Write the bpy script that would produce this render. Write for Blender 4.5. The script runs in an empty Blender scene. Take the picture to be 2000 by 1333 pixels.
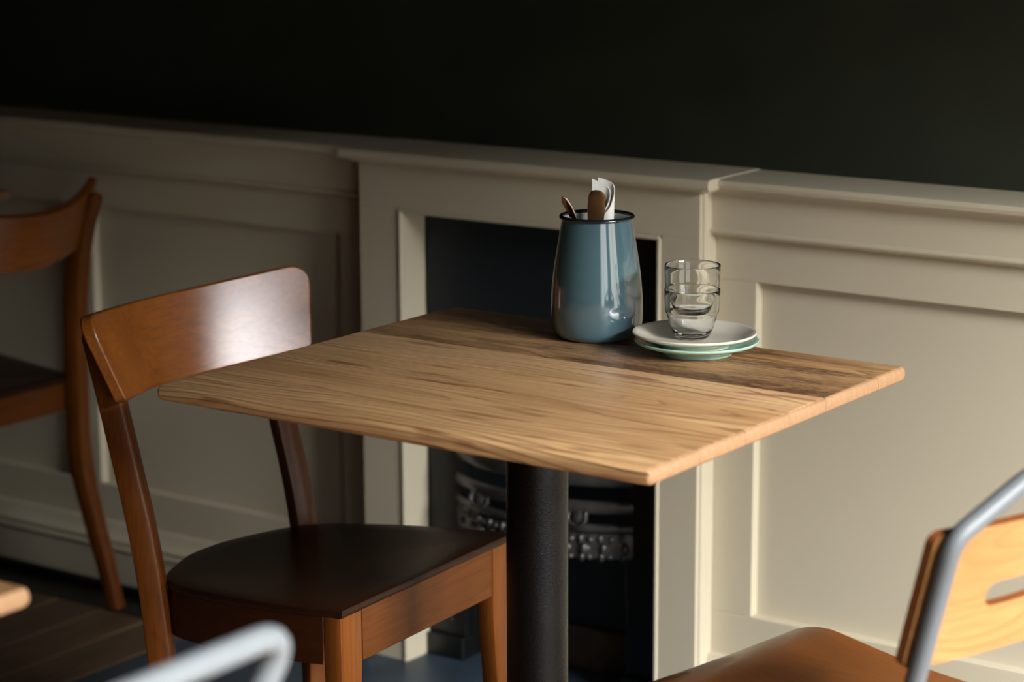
import bpy, bmesh, math, random
from math import sin, cos, radians, pi, sqrt
from mathutils import Vector, Matrix

random.seed(7)
SC = bpy.context.scene
COL = SC.collection

# ------------------------------------------------------------------ camera
YAW, PITCH, ROLL = 0.6138, 0.2080, -0.0044
cam_d = bpy.data.cameras.new('camera')
cam_d.sensor_width = 36.0
cam_d.lens = 4624.87 * 36.0 / 2000.0
cam_d.clip_start = 0.05
cam_d.dof.use_dof = True
cam_d.dof.focus_distance = 2.99
cam_d.dof.aperture_fstop = 3.8
cam = bpy.data.objects.new('camera', cam_d)
COL.objects.link(cam)
fwd = Vector((-sin(YAW) * cos(PITCH), cos(YAW) * cos(PITCH), -sin(PITCH)))
right = Vector((cos(YAW), sin(YAW), 0))
up = right.cross(fwd)
r2 = right * cos(ROLL) + up * sin(ROLL)
u2 = -right * sin(ROLL) + up * cos(ROLL)
m = Matrix((r2, u2, -fwd)).transposed().to_4x4()
m.translation = Vector((1.604, -2.329, 1.390))
cam.matrix_world = m
SC.camera = cam

# ------------------------------------------------------------------ light
world = bpy.data.worlds.new('world')
SC.world = world
world.use_nodes = True
bg = world.node_tree.nodes['Background']
bg.inputs['Color'].default_value = (0.62, 0.78, 1.0, 1)
bg.inputs['Strength'].default_value = 0.02

WIN = [(-0.62, 0.30, 0.25, 1.86), (-2.10, -0.92, 0.25, 1.86)]   # y0, y1, z0, z1 of the two windows in the right wall
WIN_X = 2.1
def daylight(name, loc, target, w, h, watts, color):
    d = bpy.data.lights.new(name, 'AREA')
    d.shape = 'RECTANGLE'
    d.size, d.size_y = w, h
    d.energy = watts
    d.color = color
    o = bpy.data.objects.new(name, d)
    COL.objects.link(o)
    o.location = loc
    o.rotation_euler = (Vector(target) - Vector(loc)).to_track_quat('-Z', 'Y').to_euler()
    return o
# open sky above the roofs across the street, seen steeply through the windows
daylight('sky_daylight', (4.42, -0.95, 3.74), (0.0, -0.6, 0.6), 3.5, 2.7, 4500, (0.97, 0.98, 1.0))
# the dimmer street and facades, straight out of each window
for y0_, y1_, z0_, z1_ in WIN:
    daylight('street_daylight', (WIN_X + 0.24, (y0_ + y1_) / 2, 0.95), (0.0, (y0_ + y1_) / 2, 0.95), y1_ - y0_, 1.4, 15 * (y1_ - y0_), (0.94, 0.97, 1.0) if y0_ < -1 else (1.0, 0.97, 0.88))

SC.view_settings.view_transform = 'Standard'
SC.view_settings.look = 'None'
SC.view_settings.gamma = 1.0
SC.view_settings.use_curve_mapping = False
SC.view_settings.exposure = 0.0

# ------------------------------------------------------------------ materials
def lin(c):
    return tuple((x / 255 / 12.92) if x / 255 <= 0.04045 else ((x / 255 + 0.055) / 1.055) ** 2.4 for x in c) + (1,)

class NT:
    def __init__(s, name):
        s.m = bpy.data.materials.new(name)
        s.m.use_nodes = True
        s.t = s.m.node_tree
        s.p = s.t.nodes['Principled BSDF']
    def n(s, typ, _p=None, **ins):
        nd = s.t.nodes.new(typ)
        for k, v in (_p or {}).items():
            setattr(nd, k, v)
        for k, v in ins.items():
            s.put(nd, k, v)
        return nd
    def put(s, nd, k, v):
        key = int(k[1:]) if k[0] == '_' and k[1:].isdigit() else k.replace('_', ' ')
        sock = nd.inputs[key]
        if hasattr(v, 'is_output') or isinstance(v, bpy.types.NodeSocket):
            s.t.links.new(v, sock)
        else:
            sock.default_value = v
    def math(s, op, a, b=0.0, c=0.0):
        return s.n('ShaderNodeMath', {'operation': op}, _0=a, _1=b, _2=c).outputs[0]
    def ramp(s, fac, *stops):
        nd = s.n('ShaderNodeValToRGB', Fac=fac)
        e = nd.color_ramp.elements
        while len(e) < len(stops):
            e.new(0.5)
        for k, (pos, col) in enumerate(stops):
            e[k].position = pos
            e[k].color = col if len(col) == 4 else (*col, 1)
        return nd.outputs['Color']
    def mix(s, fac, a, b, mode='MIX'):
        nd = s.n('ShaderNodeMix', {'data_type': 'RGBA', 'blend_type': mode})
        for k, v in ((0, fac), (6, a), (7, b)):
            if isinstance(v, bpy.types.NodeSocket):
                s.t.links.new(v, nd.inputs[k])
            else:
                nd.inputs[k].default_value = v
        return nd.outputs[2]
    def bump(s, h, strength, dist=0.002):
        b = s.n('ShaderNodeBump', Height=h, Strength=strength, Distance=dist)
        s.t.links.new(b.outputs[0], s.p.inputs['Normal'])

BW = ((0, 0, 0, 1), (1, 1, 1, 1))

def plain(name, col, rough=0.5, metal=0.0, spec=0.5, coat=0.0, noise=0.0, nscale=30, bump=0.0, bscale=400, blotch=None):
    n = NT(name)
    c = lin(col)
    n.p.inputs['Roughness'].default_value = rough
    n.p.inputs['Metallic'].default_value = metal
    n.p.inputs['Specular IOR Level'].default_value = spec
    n.p.inputs['Coat Weight'].default_value = coat
    n.p.inputs['Coat Roughness'].default_value = 0.05
    n.p.inputs['Coat IOR'].default_value = 1.65 if coat >= 1 else 1.5
    tc = n.n('ShaderNodeTexCoord').outputs['Object']
    f = n.n('ShaderNodeTexNoise', Vector=tc, Scale=nscale, Detail=4.0).outputs['Fac']
    b = tuple(x * (1 - noise) for x in c[:3]) + (1,)
    col_s = n.mix(n.ramp(f, (0.35, BW[0]), (0.65, BW[1])), b, c)
    n.put(n.p, 'Base Color', col_s)
    if bump:
        h = n.n('ShaderNodeTexNoise', Vector=tc, Scale=bscale, Detail=3.0).outputs['Fac']
        n.bump(h, bump)
    return n.m

def wood(name, light, dark, axis=0, ring=60.0, ring_amt=0.45, rough=0.4, coat=0.0, coat_rough=0.12, warp=2.5, blotch=0.3,
         fibre=0.35, bump=0.15, spec=0.5, stain=None, line=0.72, knots=0.0, flecks=0.0):
    """Grain runs along the given axis of the part's own coordinates."""
    n = NT(name)
    p = n.p
    p.inputs['Roughness'].default_value = rough
    p.inputs['Specular IOR Level'].default_value = spec
    p.inputs['Coat Weight'].default_value = coat
    p.inputs['Coat Roughness'].default_value = coat_rough
    tc = n.n('ShaderNodeTexCoord').outputs['Object']
    rnd = n.n('ShaderNodeObjectInfo').outputs['Random']
    off = n.n('ShaderNodeCombineXYZ', X=n.math('MULTIPLY', rnd, 7.3), Y=n.math('MULTIPLY', rnd, 3.1), Z=n.math('MULTIPLY', rnd, 5.7)).outputs[0]
    v = n.n('ShaderNodeVectorMath', {'operation': 'ADD'}, _0=tc, _1=off).outputs[0]
    sc = [1.0, 1.0, 1.0]
    sc[axis] = 0.16
    sv = n.n('ShaderNodeMapping', Vector=v, Scale=sc).outputs[0]
    sc2 = [1.0, 1.0, 1.0]
    sc2[axis] = 0.035
    fv = n.n('ShaderNodeMapping', Vector=v, Scale=sc2).outputs[0]
    n1 = n.n('ShaderNodeTexNoise', Vector=sv, Scale=9.0, Detail=2.0, Roughness=0.45).outputs['Fac']
    sep = n.n('ShaderNodeSeparateXYZ', Vector=v)
    cross = [k for k in range(3) if k != axis]
    q = n.math('ADD', sep.outputs[cross[0]], n.math('MULTIPLY', sep.outputs[cross[1]], 0.7))
    ph = n.math('ADD', n.math('MULTIPLY', q, ring), n.math('MULTIPLY', n1, warp * 6.0))
    fr = n.math('FRACT', ph)                                   # growth rings: soft rise, sharp latewood line
    rg = n.ramp(fr, (0.0, BW[0]), (line - 0.25, (0.06, 0.06, 0.06, 1)), (line, (0.3, 0.3, 0.3, 1)), (0.93, BW[1]), (1.0, BW[0]))
    vary = n.n('ShaderNodeTexNoise', Vector=sv, Scale=7.0, Detail=2.0).outputs['Fac']
    rg2 = n.math('MULTIPLY', rg, n.ramp(vary, (0.40, (0.06, 0.06, 0.06, 1)), (0.60, BW[1])))
    fb = n.n('ShaderNodeTexNoise', Vector=fv, Scale=230.0, Detail=3.0, Roughness=0.6).outputs['Fac']
    bl = n.n('ShaderNodeTexNoise', Vector=sv, Scale=14.0, Detail=3.0).outputs['Fac']
    L, D = lin(light), lin(dark)
    c = n.mix(n.math('MULTIPLY', rg2, ring_amt), L, D)
    c = n.mix(n.math('MULTIPLY', n.ramp(fb, (0.40, BW[1]), (0.56, BW[0])), fibre), c, D)
    c = n.mix(n.math('MULTIPLY', n.ramp(bl, (0.40, BW[1]), (0.68, BW[0])), blotch), c, D)
    if flecks:
        # short reddish streaks of resin and pith along the grain
        fl = n.n('ShaderNodeTexNoise', Vector=n.n('ShaderNodeMapping', Vector=v, Scale=tuple(0.14 if k == axis else 1.0 for k in range(3))).outputs[0], Scale=46.0, Detail=2.0, Roughness=0.5).outputs['Fac']
        c = n.mix(n.math('MULTIPLY', n.ramp(fl, (0.61, BW[0]), (0.70, BW[1])), flecks), c, lin((124, 72, 42)))
        br = n.n('ShaderNodeTexNoise', Vector=n.n('ShaderNodeMapping', Vector=v, Scale=tuple(0.3 if k == axis else 1.0 for k in range(3))).outputs[0], Scale=8.0, Detail=3.0).outputs['Fac']
        c = n.mix(n.math('MULTIPLY', n.ramp(br, (0.46, BW[0]), (0.66, BW[1])), flecks * 0.55), c, lin((150, 98, 54)))
    if knots:
        kv = n.n('ShaderNodeMapping', Vector=v, Scale=(2.2, 6.0, 6.0)).outputs[0]
        vo = n.n('ShaderNodeTexVoronoi', Vector=kv, Scale=1.0).outputs['Distance']
        k = n.ramp(vo, (0.03, BW[1]), (0.10, BW[0]))
        c = n.mix(n.math('MULTIPLY', k, knots), c, lin((70, 42, 24)))
    h = n.math('ADD', n.math('MULTIPLY', fb, 0.6), n.math('MULTIPLY', rg2, -0.5))
    if stain:
        # rough, unplaned patches left by the saw: darker boards
        amt, scol = stain
        w = n.n('ShaderNodeTexNoise', Vector=n.n('ShaderNodeMapping', Vector=v, Scale=(2.2, 9.0, 9.0)).outputs[0], Scale=1.6, Detail=5.0, Roughness=0.65).outputs['Fac']
        saw = n.n('ShaderNodeTexNoise', Vector=n.n('ShaderNodeMapping', Vector=v, Scale=(0.25, 1.0, 1.0)).outputs[0], Scale=260.0, Detail=2.0).outputs['Fac']
        wm = n.ramp(w, (0.40, BW[0]), (0.56, BW[1]))
        hatch = n.math('SINE', n.math('MULTIPLY', n.math('ADD', sep.outputs[0], n.math('MULTIPLY', n1, 0.02)), 1050.0))
        saw = n.math('ADD', saw, n.math('MULTIPLY', hatch, 0.045))
        mk = n.math('MULTIPLY', wm, n.ramp(saw, (0.36, BW[1]), (0.68, (0.35, 0.35, 0.35, 1))))
        c = n.mix(n.math('MULTIPLY', mk, amt), c, lin(scol))
        h = n.math('ADD', h, n.math('MULTIPLY', n.math('MULTIPLY', saw, wm), 1.2))
    n.put(p, 'Base Color', c)
    n.bump(h, bump, 0.001)
    return n.m

def glass_mat(name):
    n = NT(name)
    n.p.inputs['Base Color'].default_value = (0.985, 0.995, 0.99, 1)
    n.p.inputs['Roughness'].default_value = 0.0
    n.p.inputs['IOR'].default_value = 1.43
    n.p.inputs['Transmission Weight'].default_value = 1.0
    return n.m

M = {}
M['paint'] = plain('stone_paint', (190, 180, 156), 0.42, noise=0.04, nscale=4, bump=0.04, bscale=180)
M['paint_light'] = plain('stone_paint_panel', (188, 178, 155), 0.5, noise=0.03, nscale=3, bump=0.04, bscale=220)
M['dark_wall'] = plain('dark_green_wall', (36, 40, 27), 0.6, noise=0.25, nscale=6, bump=0.06, bscale=240)
M['room_wall'] = plain('dim_room_plaster', (66, 52, 32), 0.8, noise=0.06, nscale=5)
M['ceiling'] = plain('ceiling_paint', (72, 64, 50), 0.9, noise=0.03, nscale=3)
M['iron'] = plain('black_cast_iron', (13, 14, 14), 0.36, spec=0.5, noise=0.3, nscale=60, bump=0.12, bscale=160)
M['bar_iron'] = plain('lightened_iron_bars', (54, 52, 50), 0.33, spec=0.7, noise=0.4, nscale=50, bump=0.1, bscale=160)  # lighter than the insert's iron, in place of highlights on the bars
M['slate'] = plain('dark_blue_slate', (13, 24, 32), 0.6, noise=0.2, nscale=9, bump=0.05)
M['hearth'] = plain('blue_grey_hearth', (46, 60, 72), 0.45, noise=0.35, nscale=14, bump=0.1, bscale=90)
M['ash'] = plain('sooty_firebrick', (78, 67, 50), 0.9, noise=0.6, nscale=16)
M['floor_black'] = plain('black_floor_edge', (16, 17, 17), 0.4, noise=0.3, nscale=20, bump=0.2, bscale=60)
M['powder'] = plain('black_powder_coat', (4, 4, 5), 0.25, spec=0.3, bump=0.35, bscale=620)
M['enamel'] = plain('blue_grey_enamel', (74, 100, 107), 0.12, coat=1.0, noise=0.06, nscale=25)
M['enamel_rim'] = plain('dark_blue_enamel_rim', (22, 28, 36), 0.18, coat=0.5)
M['enamel_white'] = plain('white_enamel', (225, 226, 220), 0.15, coat=0.5)
M['steel'] = plain('dark_polished_steel', (124, 104, 92), 0.12, metal=1.0, noise=0.15, nscale=50)
M['warm'] = plain('reflection_tinted_steel', (178, 136, 96), 0.3, metal=0.9, noise=0.15, nscale=60)  # brown tint stands in for the surroundings reflected in the steel
M['paper'] = plain('white_paper', (232, 230, 222), 0.9, noise=0.03, nscale=60, bump=0.1, bscale=500)
M['cream'] = plain('cream_glaze', (228, 219, 200), 0.22, coat=0.4, noise=0.02)
M['mint'] = plain('mint_glaze', (170, 208, 188), 0.2, coat=0.4, noise=0.03)
M['glass'] = glass_mat('clear_glass')
M['tube'] = plain('grey_painted_steel', (92, 95, 97), 0.45, spec=0.35, noise=0.05, nscale=30)
M['tube_lit'] = plain('grey_painted_steel_lit', (126, 131, 133), 0.45, spec=0.4, noise=0.05, nscale=30)  # same grey as the other chair, lightened for the window light on it
M['screw'] = plain('zinc_screw', (150, 148, 142), 0.35, metal=1.0)
TL, TD = (224, 178, 124), (84, 46, 22)
M['plank'] = wood('pale_pine_board', TL, TD, 0, ring=74, ring_amt=1.0, rough=0.42, warp=2.4, blotch=0.22, fibre=0.32, bump=0.45, knots=0.9, line=0.82, flecks=0.75)
M['plank_smooth'] = wood('smooth_pine_board', (225, 182, 132), (116, 70, 40), 0, ring=56, ring_amt=0.75, rough=0.38, warp=2.6, blotch=0.2, fibre=0.25, bump=0.25, line=0.82, flecks=0.6)
M['end_grain'] = plain('pine_end_grain', (162, 124, 88), 0.6, noise=0.16, nscale=160, bump=0.2, bscale=500)
M['plank_rear'] = wood('worn_pine_board', (208, 164, 112), (98, 58, 30), 0, ring=58, ring_amt=0.9, rough=0.46, warp=2.2, blotch=0.35, fibre=0.35, bump=0.5, stain=(0.75, (72, 44, 24)), knots=0.9, line=0.8, flecks=0.8)
M['plank_dark'] = wood('stained_pine_board', (206, 162, 112), (92, 54, 28), 0, ring=58, ring_amt=0.9, rough=0.5, warp=2.2, blotch=0.3, fibre=0.4, bump=0.6, stain=(0.9, (60, 36, 20)), knots=0.9, line=0.8, flecks=0.8)
CL, CD = (132, 74, 20), (72, 34, 7)
def chair_wood(name, ax, l=CL, d=CD, rough=0.36, coat=0.04, spec=0.4):
    return wood(name, l, d, ax, ring=26, ring_amt=0.35, rough=rough, coat=coat, coat_rough=0.22, warp=2.2, blotch=0.4, fibre=0.35, bump=0.05, spec=spec)
M['chair_y'] = chair_wood('varnished_beech_crest', 1, rough=0.30, coat=0.18, spec=0.5)
M['chair_x'] = chair_wood('varnished_beech_rail', 0)
LL, LD = (108, 58, 15), (62, 29, 6)  # legs and posts darkened in colour for the table's shade
M['chair_z'] = chair_wood('varnished_beech_leg_shaded', 2, LL, LD, spec=0.3)
M['rail_y'] = chair_wood('varnished_front_rail_shaded', 1, (96, 51, 14), (56, 26, 6), spec=0.2)  # darker still: the rail's shade under the table is in its colour
M['seat_dark'] = chair_wood('dark_varnished_seat', 0, (44, 22, 11), (26, 12, 6), rough=0.34, coat=0.0, spec=0.22)
M['ring_dark'] = chair_wood('dark_varnished_seat_ring', 0, (56, 25, 9), (30, 12, 5), spec=0.2)
M['ply_back'] = wood('honey_plywood_back', (166, 122, 74), (132, 80, 36), 1, ring=20, ring_amt=0.7, rough=0.42, coat=0.05, warp=3.2, blotch=0.3, fibre=0.15, bump=0.04)
M['ply_edge'] = plain('dark_plywood_edge', (112, 62, 24), 0.5, noise=0.3, nscale=90)
M['ply_seat'] = wood('amber_plywood_seat', (132, 76, 25), (84, 42, 11), 0, ring=22, ring_amt=0.45, rough=0.33, coat=0.3, warp=3.0, blotch=0.35, fibre=0.2, bump=0.04)
M['floor_wood'] = wood('dark_oiled_floorboard', (112, 88, 64), (56, 42, 30), 1, ring=40, ring_amt=0.4, rough=0.5, blotch=0.5, fibre=0.5, bump=0.3)

# ------------------------------------------------------------------ mesh helpers
def finish(bm, smooth=None):
    bmesh.ops.recalc_face_normals(bm, faces=bm.faces)
    if smooth is not None:
        for f in bm.faces:
            f.smooth = True
        for e in bm.edges:
            if len(e.link_faces) == 2 and e.calc_face_angle(0) > radians(smooth):
                e.smooth = False

def obj(name, bm, mat, parent=None, off=None, smooth=None, **props):
    """Link bm as one mesh object with its origin at its middle. off: parent's world place when bm is in world coordinates."""
    finish(bm, smooth)
    vs = [v.co for v in bm.verts]
    lo = Vector((min(v[k] for v in vs) for k in range(3)))
    hi = Vector((max(v[k] for v in vs) for k in range(3)))
    c = (lo + hi) / 2
    bmesh.ops.translate(bm, verts=bm.verts, vec=-c)
    me = bpy.data.meshes.new(name)
    bm.to_mesh(me)
    bm.free()
    me.materials.append(mat)
    o = bpy.data.objects.new(name, me)
    COL.objects.link(o)
    o.location = c - (Vector(off) if off is not None else Vector((0, 0, 0)))
    if parent:
        o.parent = parent
    for k, v in props.items():
        o[k] = v
    return o

def thing(name, label, cat, loc=(0, 0, 0), rz=0.0, group=None):
    o = bpy.data.objects.new(name, None)
    COL.objects.link(o)
    o.empty_display_size = 0.05
    o.location = loc
    o.rotation_euler = (0, 0, rz)
    o['label'] = label
    o['category'] = cat
    if group:
        o['group'] = group
    return o

def tag(o, label, cat, group=None):
    o['label'] = label
    o['category'] = cat
    if group:
        o['group'] = group
    return o

def box(bm, x0, x1, y0, y1, z0, z1, bev=0.0, seg=2, pick=None):
    b = bmesh.new()
    bmesh.ops.create_cube(b, size=1)
    for v in b.verts:
        v.co = Vector(((x0 + x1) / 2 + v.co.x * (x1 - x0), (y0 + y1) / 2 + v.co.y * (y1 - y0), (z0 + z1) / 2 + v.co.z * (z1 - z0)))
    if bev:
        ed = [e for e in b.edges if pick is None or pick(e)]
        bmesh.ops.bevel(b, geom=ed, offset=bev, segments=seg, profile=0.5, affect='EDGES', clamp_overlap=True)
    merge(bm, b)
    return bm

def merge(bm, b):
    me = bpy.data.meshes.new('tmp')
    b.to_mesh(me)
    b.free()
    bm.from_mesh(me)
    bpy.data.meshes.remove(me)

def boxes(*args, **kw):
    bm = bmesh.new()
    for a in args:
        box(bm, *a, **kw)
    return bm

def profile_x(pts, x0, x1, bm=None):
    """Extrude a closed (y, z) outline along x."""
    bm = bm or bmesh.new()
    a = [bm.verts.new((x0, y, z)) for y, z in pts]
    b = [bm.verts.new((x1, y, z)) for y, z in pts]
    k = len(pts)
    for i in range(k):
        bm.faces.new((a[i], a[(i + 1) % k], b[(i + 1) % k], b[i]))
    bm.faces.new(a)
    bm.faces.new(b[::-1])
    return bm

def lathe(pts, seg=64, c=(0, 0, 0), bm=None):
    """pts: (r, z) from one end to the other; r == 0 makes a pole."""
    bm = bm or bmesh.new()
    rings = []
    for r, z in pts:
        if r < 1e-6:
            rings.append([bm.verts.new((c[0], c[1], c[2] + z))])
        else:
            rings.append([bm.verts.new((c[0] + r * cos(2 * pi * k / seg), c[1] + r * sin(2 * pi * k / seg), c[2] + z)) for k in range(seg)])
    for a, b in zip(rings, rings[1:]):
        for k in range(seg):
            k2 = (k + 1) % seg
            if len(a) == 1 and len(b) == 1:
                continue
            if len(a) == 1:
                bm.faces.new((a[0], b[k], b[k2]))
            elif len(b) == 1:
                bm.faces.new((a[k], a[k2], b[0]))
            else:
                bm.faces.new((a[k], a[k2], b[k2], b[k]))
    return bm

def spline(pts, n=8, closed=False):
    P = [Vector(p) for p in pts]
    out = []
    N = len(P)
    rng = range(N if closed else N - 1)
    for i in rng:
        p1, p2 = P[i], P[(i + 1) % N]
        p0 = P[i - 1] if (closed or i > 0) else p1 * 2 - p2
        p3 = P[(i + 2) % N] if (closed or i + 2 < N) else p2 * 2 - p1
        for k in range(n):
            t = k / n
            out.append(0.5 * ((2 * p1) + (p2 - p0) * t + (2 * p0 - 5 * p1 + 4 * p2 - p3) * t * t + (3 * p1 - p0 - 3 * p2 + p3) * t ** 3))
    if not closed:
        out.append(P[-1])
    return out

def rounded(pts, rad, n=8):
    """Polyline with its inner corners rounded; rad: one radius or one per inner corner."""
    P = [Vector(p) for p in pts]
    out = [P[0]]
    for i in range(1, len(P) - 1):
        r = rad[i - 1] if isinstance(rad, (list, tuple)) else rad
        a, b = (P[i - 1] - P[i]), (P[i + 1] - P[i])
        da, db = a.normalized(), b.normalized()
        ang = da.angle(db)
        cut = min(r / math.tan(ang / 2), a.length * 0.48, b.length * 0.48)
        s, e = P[i] + da * cut, P[i] + db * cut
        for k in range(n + 1):
            t = k / n
            out.append(s * (1 - t) ** 2 + P[i] * 2 * t * (1 - t) + e * t * t)
    out.append(P[-1])
    return out

def tube(path, r, seg=16, bm=None):
    """Round tube along a path, closed ends; r a number or one per point."""
    bm = bm or bmesh.new()
    P = [Vector(p) for p in path]
    t0 = (P[1] - P[0]).normalized()
    nrm = t0.orthogonal().normalized()
    rings = []
    for i, p in enumerate(P):
        t = ((P[min(i + 1, len(P) - 1)] - P[max(i - 1, 0)])).normalized()
        nrm = (nrm - t * nrm.dot(t)).normalized()
        b = t.cross(nrm)
        rr = r[i] if isinstance(r, (list, tuple)) else r
        rings.append([bm.verts.new(p + (nrm * cos(2 * pi * k / seg) + b * sin(2 * pi * k / seg)) * rr) for k in range(seg)])
    for a, b in zip(rings, rings[1:]):
        for k in range(seg):
            bm.faces.new((a[k], a[(k + 1) % seg], b[(k + 1) % seg], b[k]))
    bm.faces.new(rings[0][::-1])
    bm.faces.new(rings[-1])
    return bm

def bar(sections, bm=None):
    """Loft of equal-count vertex loops, capped."""
    bm = bm or bmesh.new()
    R = [[bm.verts.new(p) for p in s] for s in sections]
    k = len(R[0])
    for a, b in zip(R, R[1:]):
        for i in range(k):
            bm.faces.new((a[i], a[(i + 1) % k], b[(i + 1) % k], b[i]))
    bm.faces.new(R[0][::-1])
    bm.faces.new(R[-1])
    return bm

def square_loop(c, hx, hy, rot=0.0, ch=0.18, tilt=0.0):
    """Rounded rectangle around c in the horizontal plane."""
    pts = []
    cx = min(hx, hy) * ch * 2
    for sx, sy in ((1, 1), (-1, 1), (-1, -1), (1, -1)):
        corner = [(sx * hx, sy * (hy - cx)), (sx * (hx - cx * 0.3), sy * (hy - cx * 0.3)), (sx * (hx - cx), sy * hy)]
        if sx * sy < 0:
            corner.reverse()
        pts += corner
    cr, sr = cos(rot), sin(rot)
    return [Vector((c[0] + x * cr - y * sr, c[1] + x * sr + y * cr, c[2])) for x, y in pts]

# ------------------------------------------------------------------ room shell
XL, XR, YF, YB, ZC = -5.0, 2.1, -4.6, 0.89, 3.0
PNL = 0.803       # front of the rails and stiles of the panelling
def struct(o):
    o['kind'] = 'structure'
    return o

OP0, OP1, OPZ = -0.79, -0.294, 0.785        # fireplace opening: left, right, top
struct(obj('wall_back', boxes((XL, XR, YB, YB + 0.12, 0.86, ZC), (XL, -0.885, 0.832, YB + 0.12, 0, 0.86), (-0.212, XR, 0.832, YB + 0.12, 0, 0.86),
                              (-0.885, -0.212, 0.95, YB + 0.12, 0, 0.86)), M['dark_wall']))
struct(obj('wall_left', boxes((XL - 0.12, XL, YF, YB + 0.12, 0, ZC)), M['room_wall']))
struct(obj('wall_front', boxes((XL - 0.12, XR + 0.2, YF - 0.12, YF, 0, ZC)), M['room_wall']))
struct(obj('ceiling', boxes((XL - 0.12, XR + 0.2, YF - 0.12, YB + 0.12, ZC, ZC + 0.1)), M['ceiling']))
(w1y0, w1y1, wz0, wz1), (w2y0, w2y1, _, _) = WIN
struct(obj('wall_right', boxes((XR, XR + 0.2, YF, YB + 0.12, 0, wz0), (XR, XR + 0.2, YF, YB + 0.12, wz1, ZC), (XR, XR + 0.2, YF, w2y0, wz0, wz1),
                               (XR, XR + 0.2, w2y1, w1y0, wz0, wz1), (XR, XR + 0.2, w1y1, YB + 0.12, wz0, wz1)), M['room_wall']))
for i, (y0, y1, z0, z1) in enumerate(WIN):
    ym = (y0 + y1) / 2
    t = 0.04
    struct(obj('window_%d' % (i + 1), boxes((XR + 0.02, XR + 0.08, y0, y0 + t, z0, z1), (XR + 0.02, XR + 0.08, y1 - t, y1, z0, z1),
                                            (XR + 0.02, XR + 0.08, y0 + t, y1 - t, z0, z0 + t), (XR + 0.02, XR + 0.08, y0 + t, y1 - t, z1 - t, z1),
                                            (XR + 0.03, XR + 0.07, ym - 0.012, ym + 0.012, z0 + t, z1 - t),
                                            (XR + 0.03, XR + 0.07, y0 + t, y1 - t, 1.75, 1.775)), M['paint']))

# floor: one object per board, running towards the panelled wall; the hearth is let into it
floor = struct(obj('floor', boxes((XL, XR, YF, YB, -0.06, -0.02)), M['floor_black']))
HX0, HX1, HY0 = -1.2, 0.12, 0.22
BWD = 0.115
protos = {}
x = XL
k = 0
while x < XR - 0.01:
    x1 = min(x + BWD, XR)
    y1 = 0.665 if x1 < HX0 + 0.02 else (HY0 if x < HX1 else 0.77)
    key = (round(x1 - x, 3), y1)
    if x < HX0 < x1:
        x1 = HX0
        key = (round(x1 - x, 3), 0.665)
        y1 = 0.665
    if x < HX1 < x1:
        x1 = HX1
        y1 = HY0
        key = (round(x1 - x, 3), y1)
    if key not in protos:
        o = obj('floorboard', boxes((0.0012, x1 - x - 0.0012, YF, y1, -0.02, 0.0), bev=0.002, seg=1), M['floor_wood'], floor, off=floor.location)
        protos[key] = o
        o.location.x += x
    else:
        src = protos[key]
        o = src.copy()
        COL.objects.link(o)
        o.parent = floor
        o.location.x = x + (x1 - x) / 2 - floor.location.x
    o.location.z += random.uniform(-0.0008, 0)
    x = x1
    k += 1
struct(obj('trim_1', boxes((XL, HX0, 0.667, 0.766, -0.02, -0.001), bev=0.002), M['floor_black']))  # black band between the board ends and the baseboard
obj('shoe_strip', tube([(XL, 0.752, 0.008), (HX0 - 0.02, 0.752, 0.008)], 0.0085), M['floor_black'], bpy.data.objects['trim_1'], off=bpy.data.objects['trim_1'].location, smooth=40)

tag(obj('hearth_slab', boxes((HX0, HX1, HY0, 0.90, -0.02, 0.001), bev=0.002), M['hearth']),
    'blue-grey stone hearth slab let into the floor before the fireplace', 'hearth')

# panelling on both sides of the fireplace
RAIL = [(0.895, 0.888), (0.768, 0.888), (0.762, 0.886), (0.760, 0.880), (0.762, 0.874), (0.768, 0.8715), (0.778, 0.8715), (0.784, 0.868), (0.7875, 0.862), (0.7875, 0.858), (0.895, 0.858)]
BEAD = [(0.835, 0.8075), (0.786, 0.8075), (0.7835, 0.806), (0.7825, 0.8035), (0.7835, 0.801), (0.786, 0.7995), (0.793, 0.7965), (0.8035, 0.792), (0.835, 0.792)]
BASE = [(0.835, 0.120), (0.799, 0.120), (0.793, 0.1185), (0.790, 0.113), (0.788, 0.105), (0.782, 0.097), (0.774, 0.093), (0.772, 0.090), (0.776, 0.087),
        (0.776, 0.083), (0.771, 0.081), (0.769, 0.077), (0.7715, 0.073), (0.7735, 0.071), (0.7735, 0.0), (0.835, 0.0)]
PZ0, PZ1 = 0.190, 0.727
def wainscot(idx, x0, x1, panels):
    root = struct(bpy.data.objects.new('trim_%d' % idx, None))
    COL.objects.link(root)
    root.location = (x0, PNL, 0)
    L = root.location
    obj('rail_cap', profile_x(RAIL, x0, x1), M['paint'], root, off=L, smooth=35)
    obj('frieze_board', boxes((x0, x1, 0.788, 0.834, 0.8075, 0.858)), M['paint'], root, off=L)
    obj('bead_moulding', profile_x(BEAD, x0, x1), M['paint'], root, off=L, smooth=35)
    obj('top_rail', boxes((x0, x1, PNL, 0.8335, PZ1, 0.792), bev=0.0012), M['paint'], root, off=L)
    obj('bottom_rail', boxes((x0, x1, PNL, 0.8335, 0.120, PZ0), bev=0.0012), M['paint'], root, off=L)
    edges = [x0] + [e for p in panels for e in p] + [x1]
    for a, b in zip(edges[0::2], edges[1::2]):
        obj('stile', boxes((a, b, PNL, 0.8335, PZ0, PZ1), bev=0.0012), M['paint'], root, off=L)
    for a, b in panels:
        obj('panel', boxes((a - 0.004, b + 0.004, 0.8215, 0.8325, PZ0 - 0.004, PZ1 + 0.004)), M['paint_light'], root, off=L)
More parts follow.
